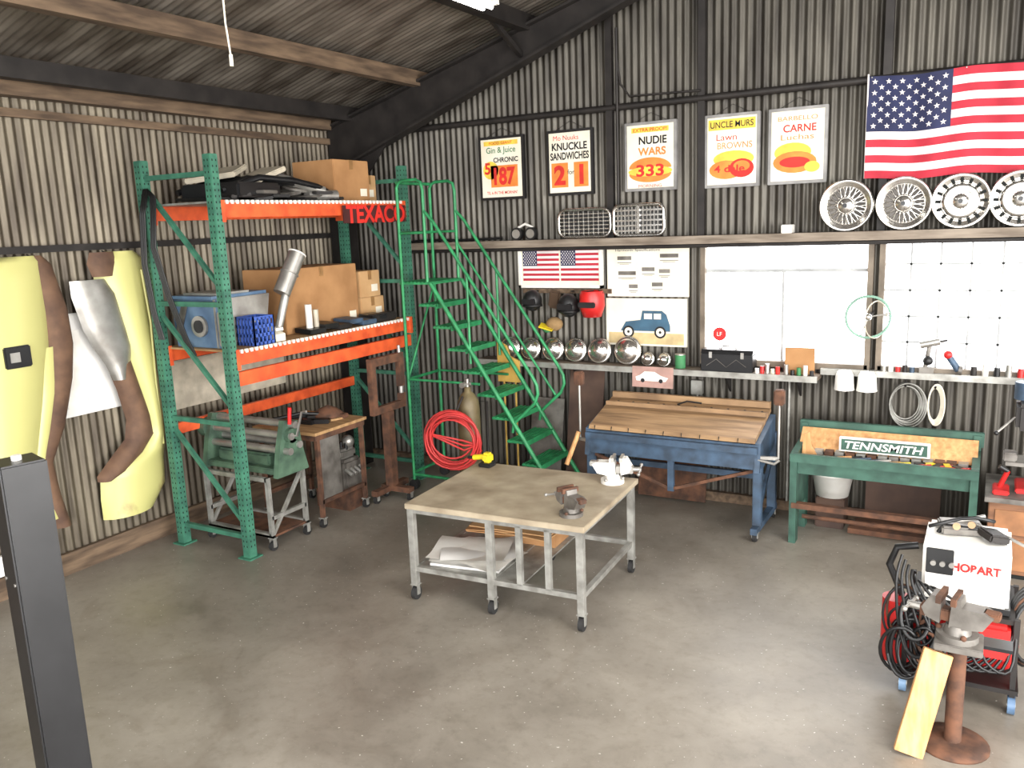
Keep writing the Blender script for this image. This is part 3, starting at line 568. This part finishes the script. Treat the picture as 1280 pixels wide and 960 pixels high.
# chrome car grilles
def rrect(x0,x1,z0,z1,y,r=.06):
    P=[]
    for cx,cz,a0 in ((x1-r,z1-r,0),(x0+r,z1-r,90),(x0+r,z0+r,180),(x1-r,z0+r,270)):
        for k in range(5): a=math.radians(a0+k*22.5);P.append((cx+r*math.cos(a),y,cz+r*math.sin(a)))
    return P
b=B('car_grille');b.tube(rrect(3.03,3.64,2.818,3.11,-.12,.09),.018,mChrome,True)
b.box((3.06,-.10,2.85),(3.61,-.09,3.08),mBlackP)
for k in range(6): b.box((3.05,-.125,2.855+.04*k),(3.62,-.105,2.867+.04*k),mChrome)
for k in range(9): b.box((3.09+.058*k,-.128,2.84),(3.097+.058*k,-.11,3.09),mSil)
b.done()
b=B('car_grille');b.tube(rrect(3.69,4.24,2.820,3.13,-.15,.07),.020,mChrome,True)
b.box((3.72,-.13,2.85),(4.21,-.12,3.10),mBlackP)
for k in range(5): b.box((3.70,-.165,2.86+.052*k),(4.23,-.135,2.878+.052*k),mChrome)
for k in range(12): b.box((3.73+.04*k,-.155,2.84),(3.742+.04*k,-.13,3.11),mSil)
b.box((3.955,-.175,2.84),(3.985,-.14,3.12),mChrome);b.done()
b=B('goggles');
for x in (2.52,2.70): b.cyl((x,-.12,2.872),(x,-.18,2.872),.07,mBlack,18);b.cyl((x,-.18,2.872),(x,-.185,2.872),.05,mSil,18)
b.tube([(2.52,-.12,2.94),(2.61,-.12,2.98),(2.70,-.12,2.94)],.015,mWhite);b.done()
b=B('black_cable');b.tube([(.95,-.1,2.815),(1.3,-.1,2.83),(1.8,-.1,2.82),(2.3,-.1,2.83)],.014,mBlack);b.done()
def helmet(name,x,z,r,m,y=-.18):
    b=B(name);b.sph((x,y,z),r,m,(1,1,1.1));b.box((x-r*.75,y-r*1.0,z-r*.35),(x+r*.75,y-r*.7,z+r*.25),mBlackP,.01);b.lathe([(r*.98,0),(r*1.03,-.0),(r*1.03,.02),(r*.98,.02)],(x,y,z-r*.6),(0,0,1),mBlack);b.done()
helmet('helmet',2.70,2.13,.11,mBlack);helmet('helmet',3.15,2.08,.12,mBlack)
b=B('red_bucket_helmet');b.lathe([(.12,.14),(.135,.1),(.14,-.02),(.10,-.14),(.0,-.15)],(3.43,-.17,2.10),(0,0,1),mRed);b.box((3.33,-.33,2.07),(3.53,-.30,2.13),mBlack,.01);b.tube([(3.3,-.17,2.22),(3.43,-.01,2.24),(3.56,-.17,2.22)],.006,mSteelDk);b.done()
b=B('baseball_cap');b.sph((2.93,-.10,1.86),.10,mat('cap_tan',(150,120,80),.9),(1,.8,.8));b.cb((2.86,-.16,1.83),(.16,.14,.015),mYel,(.2,.3,.3));b.sph((2.83,-.10,1.80),.055,mPG,(1,.6,.8));b.tube([(2.93,-.06,1.92),(2.93,-.0,1.97)],.006,mBlack);b.done()
b=B('leather_apron');b.cb((2.92,-.06,2.13),(.14,.05,.2),mat('apron_brown',(80,60,44),.9),(0,.15,0),.02);b.tube([(2.9,-.05,2.2),(2.9,-.0,2.25)],.005,mBlack);b.done()
b=B('trim_coat_hooks');b.box((2.5,-.03,2.20),(3.6,.006,2.25),mWoodBeam)
for x in (2.7,3.15): b.cyl((x,-.03,2.225),(x,-.10,2.23),.008,mSteelDk)
b.done()
for x,r in ((2.36,.13),(2.63,.13),(2.92,.135),(3.20,.135),(3.49,.14),(3.82,.155),(4.05,.075),(4.23,.075)):
    b=B('hubcap');b.lathe([(r,0),(r,.015),(r*.93,.028),(r*.88,.022),(r*.8,.045),(r*.6,.07),(r*.35,.085),(r*.2,.095),(0,.098)],(x,-.12,1.44+r),(0,-1,.2),mChrome,28);b.cyl((x,-.11,1.44+r),(x,-.10,1.44+r),r*.95,mSteelDk,20);b.done()
b=B('paint_can');b.cyl((4.41,-.14,1.44),(4.41,-.14,1.58),.055,mPG);b.cyl((4.41,-.14,1.58),(4.41,-.14,1.59),.057,mSil);b.done()
b=B('small_car_picture');b.poly([(3.93,-.285,1.24),(4.38,-.285,1.24),(4.38,-.275,1.46),(3.93,-.275,1.46)],(0,.006,0),mat('print_pink',(176,140,130),.6));b.poly([(3.98,-.288,1.31),(4.3,-.288,1.31),(4.33,-.288,1.35),(4.25,-.287,1.37),(4.18,-.287,1.41),(4.07,-.287,1.41),(4.02,-.287,1.37),(3.97,-.287,1.35)],(0,-.002,0),mWhite)
for x in (4.05,4.25): b.cyl((x,-.288,1.315),(x,-.293,1.315),.022,mInk)
b.done()
b=B('tool_chest');b.box((4.66,-.24,1.44),(5.18,-.06,1.62),mBlackP,.008);b.poly([(4.66,-.24,1.62),(4.66,-.21,1.66),(4.66,-.09,1.66),(4.66,-.06,1.62)],(.52,0,0),mBlackP);b.tube([(4.84,-.15,1.66),(4.86,-.15,1.69),(4.98,-.15,1.69),(5.0,-.15,1.66)],.008,mSil)
for x in (4.76,5.08): b.box((x-.015,-.25,1.58),(x+.015,-.238,1.64),mSil)
b.tube([(4.72,-.246,1.50),(4.82,-.246,1.57),(4.92,-.246,1.49),(5.02,-.246,1.57),(5.12,-.246,1.50)],.003,mGreyM);b.done()
b=B('red_round_sign');b.cyl((4.80,-.056,1.80),(4.80,-.064,1.80),.07,mRed,24);b.text('LF',(4.80,-.066,1.80),.04,mWhite);b.cyl((4.80,-.052,1.44),(4.80,-.052,1.80),.005,mSteelDk);b.done()
b=B('cork_board');b.box((5.47,-.14,1.44),(5.75,-.12,1.70),mCard,.004);b.box((5.52,-.16,1.44),(5.6,-.12,1.46),mCard);b.done()
b=B('jar_group')
for k,x in enumerate((5.22,5.27,5.32,5.37,5.42,5.50,5.56,5.62,5.68,5.74)): b.cyl((x,-.21,1.44),(x,-.21,1.49+.025*(k%3)),.021,[mWhite,mRed,mSil,mCreamP,mPR,mGalv,mBlackP,mPG,mWhite,mSteelDk][k],12)
b.done()
b=B('cable_coil');
for k in range(6): b.ring((6.55+.006*k,-.01-.008*k,1.2-.01*(k%3)),(0,-1,0),.16+.01*k,.008,mGalv,28,6,(.75,1.0))
b.tube([(6.55,-.05,1.36),(6.55,.0,1.40),(6.55,-.04,1.45)],.01,mSteelDk);b.done()
b=B('rope_coil')
for k in range(5): b.ring((6.80+.004*k,-.01-.008*k,1.2),(0,-1,0),.09+.006*k,.008,mCream,24,6,(.6,1.7))
b.tube([(6.80,-.05,1.36),(6.80,.0,1.40),(6.80,-.04,1.45)],.01,mSteelDk);b.done()
for x in (6.03,6.23):
    b=B('white_work_lamp');b.lathe([(.0,.08),(.06,.08),(.08,.04),(.09,-.08),(.095,-.1)],(x,-.16,1.42),(0,0,1),mWhite,16);b.tube([(x,-.16,1.50),(x,-.10,1.49),(x,-.09,1.47)],.012,mWhite);b.sph((x,-.16,1.34),.045,mPaper);b.done()
b=B('steering_wheel');b.ring((6.22,-.2,2.02),(0.1,-1,.1),.19,.012,mat('wheel_green',(120,160,140),.4),36);b.sph((6.22,-.2,2.02),.035,mChrome)
for a in (0.2,2.3,4.4): b.cyl((6.22,-.2,2.02),(6.22+.19*math.cos(a),-.2,2.02+.19*math.sin(a)),.007,mSil)
b.tube([(6.22,-.2,2.02),(6.25,-.05,2.05)],.015,mSteelDk);b.ring((6.29,-.22,2.0),(1,-.5,0),.17,.006,mCreamP,30);b.done()
b=B('air_drill');b.cyl((6.70,-.075,1.50),(6.74,-.09,1.78),.02,mGreyM);b.cyl((6.66,-.09,1.76),(6.82,-.09,1.80),.035,mSil);b.sph((6.73,-.095,1.62),.045,mBlack);b.cyl((6.82,-.09,1.8),(6.88,-.09,1.81),.01,mSteelDk);b.box((6.66,-.10,1.50),(6.78,-.055,1.56),mGreyM);b.done()
b=B('angle_grinder');b.cyl((6.90,-.085,1.66),(6.98,-.085,1.54),.03,mBlueM);b.sph((6.89,-.09,1.68),.04,mRed);b.cyl((6.98,-.095,1.545),(7.01,-.095,1.54),.042,mGreyM);b.done()
b=B('spray_can_row')
for k in range(5):
    x=6.36+.06*k;b.cyl((x,-.073,1.50),(x,-.073,1.55+.015*(k%2)),.022,[mGalv,mWhite,mRed,mSteelDk,mBlueM][k],12)
for k in range(9): x=7.1+.09*k;b.cyl((x,-.075,1.5),(x,-.075,1.58+.03*(k%2)),.025,[mSteelDk,mWhite,mBlackP,mGalv,mRed,mSil,mBlueM,mWhite,mPG][k],12)
b.done()
b=B('electrical_conduit');b.cyl((5.5,-.04,1.39),(5.5,-.04,.1),.014,mGalv);b.done()
b=B('junction_box');b.box((5.42,-.2,2.80),(5.52,-.07,2.88),mWhite,.005);b.done()
b=B('wall_outlet_box');b.box((4.5,-.07,1.15),(4.62,-.0,1.30),mGalv,.006);b.cyl((4.56,-.04,.1),(4.56,-.04,1.15),.013,mGalv);b.done()
# ---------------- fenders on left wall
def panel(b,rows,x0,bulge,m,N=12,seed=0):
    V=[];F=[];R=[]
    for a,c in zip(rows[:-1],rows[1:]):
        for k in range(3): t=k/3;R.append([a[i]+(c[i]-a[i])*t for i in range(3)])
    R.append(list(rows[-1]));n=len(R)
    for j,(z,yl,yr) in enumerate(R):
        e=.55+.45*math.sin(math.pi*min(1,(j+1)/(n*.5)) *.5)
        for i in range(N+1): t=i/N;V.append((x0+e*bulge*(math.sin(math.pi*t)**.55 if 0<t<1 else 0),yl+(yr-yl)*t,z))
    for j in range(n-1):
        for i in range(N): F.append((j*(N+1)+i,(j+1)*(N+1)+i,(j+1)*(N+1)+i+1,j*(N+1)+i+1))
    b.add(V,F,m,True)
b=B('car_quarter_panel')
panel(b,[(2.88,-3.55,-3.28),(2.8,-3.68,-3.17),(2.6,-3.72,-3.16),(2.25,-3.63,-3.18),(1.86,-3.565,-3.18),(1.45,-3.47,-3.19),(1.12,-3.42,-3.2),(.97,-3.58,-3.2),(.86,-3.9,-3.2),(.6,-3.93,-3.22),(.40,-3.93,-3.40)],.07,.16,mOlive)
b.tube([(.20,-3.30,2.7),(.22,-3.28,2.2),(.22,-3.30,1.6),(.21,-3.29,1.0)],.012,mOlive)
panel(b,[(2.45,-3.86,-3.62),(2.2,-3.84,-3.56),(1.95,-3.76,-3.50),(1.6,-3.66,-3.42),(1.3,-3.60,-3.34),(1.12,-3.64,-3.32),(.97,-3.82,-3.46),(.84,-3.97,-3.66),(.79,-3.97,-3.85)],.12,.10,mRustP)
panel(b,[(2.64,-4.0,-3.66),(2.5,-4.0,-3.56),(2.2,-3.93,-3.50),(2.0,-3.84,-3.46),(1.86,-3.76,-3.5),(1.7,-3.70,-3.58)],.15,.07,mSil)
panel(b,[(2.88,-3.76,-3.52),(2.78,-3.80,-3.50),(2.66,-3.76,-3.55)],.13,.06,mRustP)
b.tube([(.16,-3.6,2.86),(.08,-3.6,2.89)],.006,mSteelDk);b.done()
b=B('car_quarter_panel')
panel(b,[(2.88,-4.55,-4.22),(2.83,-4.95,-4.15),(2.43,-5.1,-4.17),(2.1,-5.1,-4.2),(1.6,-5.1,-4.32),(1.15,-5.1,-4.45),(.95,-5.05,-4.52)],.07,.20,mOlive)
panel(b,[(2.88,-4.38,-4.20),(2.8,-4.36,-4.12),(2.4,-4.30,-4.03),(2.1,-4.30,-4.02),(1.8,-4.35,-4.07),(1.4,-4.46,-4.2),(1.1,-4.56,-4.36),(.8,-4.56,-4.33),(.5,-4.44,-4.28)],.12,.08,mRustP)
b.box((.24,-4.72,1.98),(.29,-4.50,2.16),mBlackP,.01);b.box((.29,-4.68,2.03),(.295,-4.60,2.11),mSil)
panel(b,[(2.1,-4.42,-4.18),(1.7,-4.44,-4.24),(1.2,-4.56,-4.40),(.9,-4.60,-4.46),(.6,-4.54,-4.38)],.15,.05,mOlive)
b.tube([(.16,-4.3,2.86),(.08,-4.3,2.89)],.006,mSteelDk);b.done()
b=B('white_door_panel');b.box((.0,-4.15,1.42),(.03,-3.3,2.35),mPaper,.01);b.box((.03,-4.1,1.5),(.04,-3.9,2.2),mWhite);b.done()
b=B('beige_wall_panel');b.box((.0,-3.1,1.25),(.03,-1.4,1.75),mCreamP,.01);b.done()
b=B('gap_light_strip');b.box((.1,-5.3,.25),(.14,-4.45,.42),mWhite);b.box((.09,-5.3,0),(.15,-5.2,.42),mGalv);b.box((.09,-4.55,0),(.15,-4.45,.42),mGalv);b.done()  # white strip stands in for light at the wall-foot gap; end posts added
b=B('black_lift_post');b.T=Matrix.Translation((3.72,-6.62,0))@Matrix.Rotation(-.25,4,'Z')
b.box((-.09,-.09,0.02),(.09,.09,2.11),mBlackP,.008);b.box((-.2,-.2,0),(.2,.2,.02),mBlackP);b.cyl((0,0,2.11),(0,0,2.13),.02,mWhite);b.box((-.05,-.092,1.98),(-.03,-.0895,2.0),mSil)
for x in (-.06,.06): b.cyl((x,-.09,2.07),(x,-.094,2.07),.008,mSil);b.cyl((x,-.09,1.6),(x,-.094,1.6),.008,mSil)
b.done()
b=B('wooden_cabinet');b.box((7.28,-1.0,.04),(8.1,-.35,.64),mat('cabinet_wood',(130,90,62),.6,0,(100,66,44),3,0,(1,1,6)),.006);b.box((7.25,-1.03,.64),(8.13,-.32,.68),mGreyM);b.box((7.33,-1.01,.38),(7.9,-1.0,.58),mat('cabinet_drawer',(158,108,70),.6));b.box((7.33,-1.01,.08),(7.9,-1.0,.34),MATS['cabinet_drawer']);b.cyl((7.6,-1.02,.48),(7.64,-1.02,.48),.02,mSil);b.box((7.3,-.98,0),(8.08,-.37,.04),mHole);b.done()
b=B('drill_press');b.box((7.46,-.85,.68),(7.72,-.5,.72),mRed,.01);b.cyl((7.57,-.6,.72),(7.57,-.6,1.6),.03,mGalv);b.box((7.43,-.86,1.20),(7.68,-.52,1.42),mSteelDk,.03);b.cyl((7.54,-.78,1.02),(7.54,-.78,1.22),.03,mSil);b.cyl((7.54,-.78,.92),(7.54,-.78,1.02),.012,mSil);b.cyl((7.43,-.7,1.28),(7.30,-.75,1.15),.01,mSil);b.sph((7.30,-.75,1.15),.02,mBlack);b.box((7.38,-.82,.90),(7.68,-.55,.93),mGreyM);b.cyl((7.5,-.6,1.42),(7.5,-.6,1.56),.09,mBlueM);b.box((7.36,-.8,.93),(7.46,-.66,1.0),mGreyM,.01);b.done()
b=B('red_hand_tool');b.box((7.30,-.95,.68),(7.42,-.72,.72),mRed,.01);b.cyl((7.35,-.82,.72),(7.40,-.84,.86),.02,mRed);b.cyl((7.40,-.84,.86),(7.34,-.86,.90),.02,mBlack);b.done()
# ---------------- welder cart with its cables and torch
b=B('welder_cart')
for lo,hi in (((6.82,-3.15,.13),(7.48,-2.58,.16)),((6.88,-3.12,.56),(7.44,-2.58,.59))): b.box(lo,hi,mSteelDk)
for x in (6.86,7.45):
    for y in (-3.12,-2.6): b.box((x-.015,y-.015,.1),(x+.015,y+.015,.6),mSteelDk);b.cyl((x-.02,y,.055),(x+.02,y,.055),.055,mBluePl if y<-3 else mRub,18);b.cyl((x-.024,y,.055),(x+.024,y,.055),.02,mGalv,12)
b.tube([(6.82,-3.0,.59),(6.74,-3.0,.78),(6.78,-3.0,.90),(6.9,-3.0,.93)],.022,mBlack)
b.box((6.93,-3.08,.60),(7.40,-2.6,.98),mWhite,.02);b.box((6.95,-3.095,.80),(7.10,-3.08,.96),mBlack,.004);b.box((6.92,-3.09,.60),(7.41,-2.59,.635),mBlackP)
b.text('HOBART',(7.22,-3.09,.86),.055,mRed,'-Y',.26,0,bold=.04);b.tube([(7.0,-2.85,.98),(7.02,-2.85,1.03),(7.3,-2.85,1.03),(7.32,-2.85,.98)],.014,mBlack)
for k in range(3): b.cyl((6.99+.05*k,-3.09,.87),(6.99+.05*k,-3.11,.87),.016,mSil)
for k in range(22):
    c=Vector((6.86+random.uniform(-.04,.14),-3.2+random.uniform(-.03,.05),.42+random.uniform(-.12,.14)));R=random.uniform(.08,.17);ax=Vector((random.uniform(-.5,.5),-1,random.uniform(-.5,.5)))
    b.ring(c,ax,R,random.choice([.008,.011,.013]),mBlack if k%6 else mRust,22,6,(.7,1.2))
for k in range(8):
    p=[Vector((6.82+.02*k,-3.12,.90-.03*k)),Vector((6.80+.03*k,-3.2,.75)),Vector((6.84+.05*k,-3.22,.42+.03*k)),Vector((6.95+.05*k,-3.2,.2+.02*k)),Vector((7.15+.04*k,-3.18,.3)),Vector((7.45,-3.1,.45+.02*k))]
    q=[]
    for i in range(len(p)-1):
        p0=p[max(i-1,0)];p3=p[min(i+2,len(p)-1)]
        for t in (0,.25,.5,.75): q.append(.5*((2*p[i])+(p[i+1]-p0)*t+(2*p0-5*p[i]+4*p[i+1]-p3)*t*t+(3*p[i]-p0-3*p[i+1]+p3)*t**3))
    b.tube(q,.009,mBlack,False,6)
for k in range(6): b.ring((7.52,-2.95+.02*k,.45),(.8,-1,.1),.15+.012*k,.011,mBlack if k!=2 else mRust,24,6,(.7,1.2))
b.tube([(6.95,-2.9,1.03),(7.05,-2.95,1.09),(7.12,-2.8,1.07),(7.2,-2.9,1.12),(7.3,-2.75,1.06)],.012,mBlack)
for x,y in ((7.10,-2.9),(7.18,-2.84)): b.cyl((x,y,1.05),(x,y-.03,1.06),.022,mBrassW,16)
b.cyl((6.98,-2.8,1.0),(7.25,-2.7,1.07),.014,mSil);b.cb((7.3,-2.9,1.02),(.12,.16,.05),mSteelDk,(0,.2,.5),.01);b.cb((7.12,-2.78,1.01),(.24,.2,.05),mGreyM,(0,0,.2),.01)
b.tube([(7.2,-2.8,1.04),(7.38,-2.9,1.02),(7.5,-2.95,.98)],.01,mSil)
b.cyl((6.93,-2.9,.33),(7.40,-2.9,.33),.155,mRed,24);b.sph((6.93,-2.9,.33),.155,mRed,(.5,1,1));b.sph((7.40,-2.9,.33),.155,mRed,(.5,1,1));b.cyl((6.80,-3.03,.17),(6.80,-3.03,.58),.09,mRed,24);b.box((7.24,-3.18,.34),(7.42,-3.04,.56),mRed,.02);b.box((7.08,-3.0,.45),(7.3,-2.82,.55),mBlackP,.02)
b.done()
b=vise('vise_pedestal',(7.15,-3.58,.64),2.95,mGreyM,mRust,1.2);b.T=I4
b.lathe([(0,0),(.19,0),(.19,.015),(.12,.025),(.045,.03)],(7.16,-3.60,0),(0,0,1),mRust,28);b.cyl((7.16,-3.60,.02),(7.16,-3.60,.60),.045,mRust,18);b.box((7.04,-3.70,.60),(7.28,-3.47,.64),mGreyM,.005);b.box((7.28,-3.60,.61),(7.42,-3.48,.63),mBlackP)
b.done()
b=B('lumber_board')
M=Matrix.Translation((6.95,-3.82,.01))@Matrix.Rotation(.20,4,'Y')@Matrix.Rotation(-.26,4,'X')@Matrix.Rotation(.15,4,'Z')
b.box((-.075,-.02,0),(.075,.02,.60),mTan,.003,M);b.done()
# ---------------- lights
mTube=mat('fluorescent_tube',(255,250,240),.4,emit=14)
for x,y in ((3.43,-2.10),(10.2,-2.3),(10.2,-8.0)):
    b=B('fluorescent_light');b.box((x-.09,y-2.4,4.77),(x+.09,y,4.83),mWhite)
    for dx in (-.04,.04): b.cyl((x+dx,y-2.36,4.75),(x+dx,y-.04,4.75),.018,mTube,10)
    for yy in (y-2.1,y-.3): b.cyl((x,yy,4.83),(x,yy,roofz(x)-.05),.006,mSteelDk)
    b.done()
b=B('hanging_pull_cord');b.tube([(2.91,-4.5,5.15),(2.91,-4.5,4.3),(2.93,-4.5,4.10)],.006,mCream);b.cyl((2.93,-4.5,4.04),(2.93,-4.5,4.11),.012,mCream);b.done()
w=D.worlds.new('sky');bpy.context.scene.world=w;w.use_nodes=True;bg=w.node_tree.nodes['Background'];bg.inputs[0].default_value=(.95,.97,1,1);bg.inputs[1].default_value=3.6
def area(n,loc,tgt,sx_,sy_,P,c=(1,1,1)):
    l=D.lights.new(n,'AREA');l.shape='RECTANGLE';l.size=sx_;l.size_y=sy_;l.energy=P;l.color=c;o=D.objects.new(n,l);COL.objects.link(o);o.location=loc;o.rotation_euler=(Vector(tgt)-Vector(loc)).to_track_quat('-Z','Y').to_euler()
area('daylight_front_door',(9,-13.3,2.6),(8,0,1.5),9,4.5,1350,(1,.98,.95))
area('daylight_side_door',(14.4,-7,2.0),(6,-5,.6),8,3.5,1700,(1,.98,.95))
area('overhead_fill',(9.4,-5.5,5.2),(8.8,-4.8,0),3.5,3,420,(1,.98,.94))  # added overhead fill light to brighten the floor, no fixture modelled
area('overhead_fill',(5.0,-6.8,5.2),(4.9,-5.5,0),3.5,3,110,(1,.98,.94))  # second added fill light, weaker, out of view on the left
# ---------------- camera
R=[[0.86891,0.4935,-0.0382],[0.06061,-0.18268,-0.9813],[-0.49125,0.85035,-0.18864]];C=(7.208,-8.5155,3.0)
cam=D.cameras.new('camera');co=D.objects.new('camera',cam);COL.objects.link(co);cam.sensor_width=36;cam.lens=1049.62*36/1280
co.matrix_world=Matrix([[R[0][0],-R[1][0],-R[2][0],C[0]],[R[0][1],-R[1][1],-R[2][1],C[1]],[R[0][2],-R[1][2],-R[2][2],C[2]],[0,0,0,1]])
bpy.context.scene.camera=co
bpy.context.scene.view_settings.view_transform='Standard'
bpy.context.scene.view_settings.exposure=0
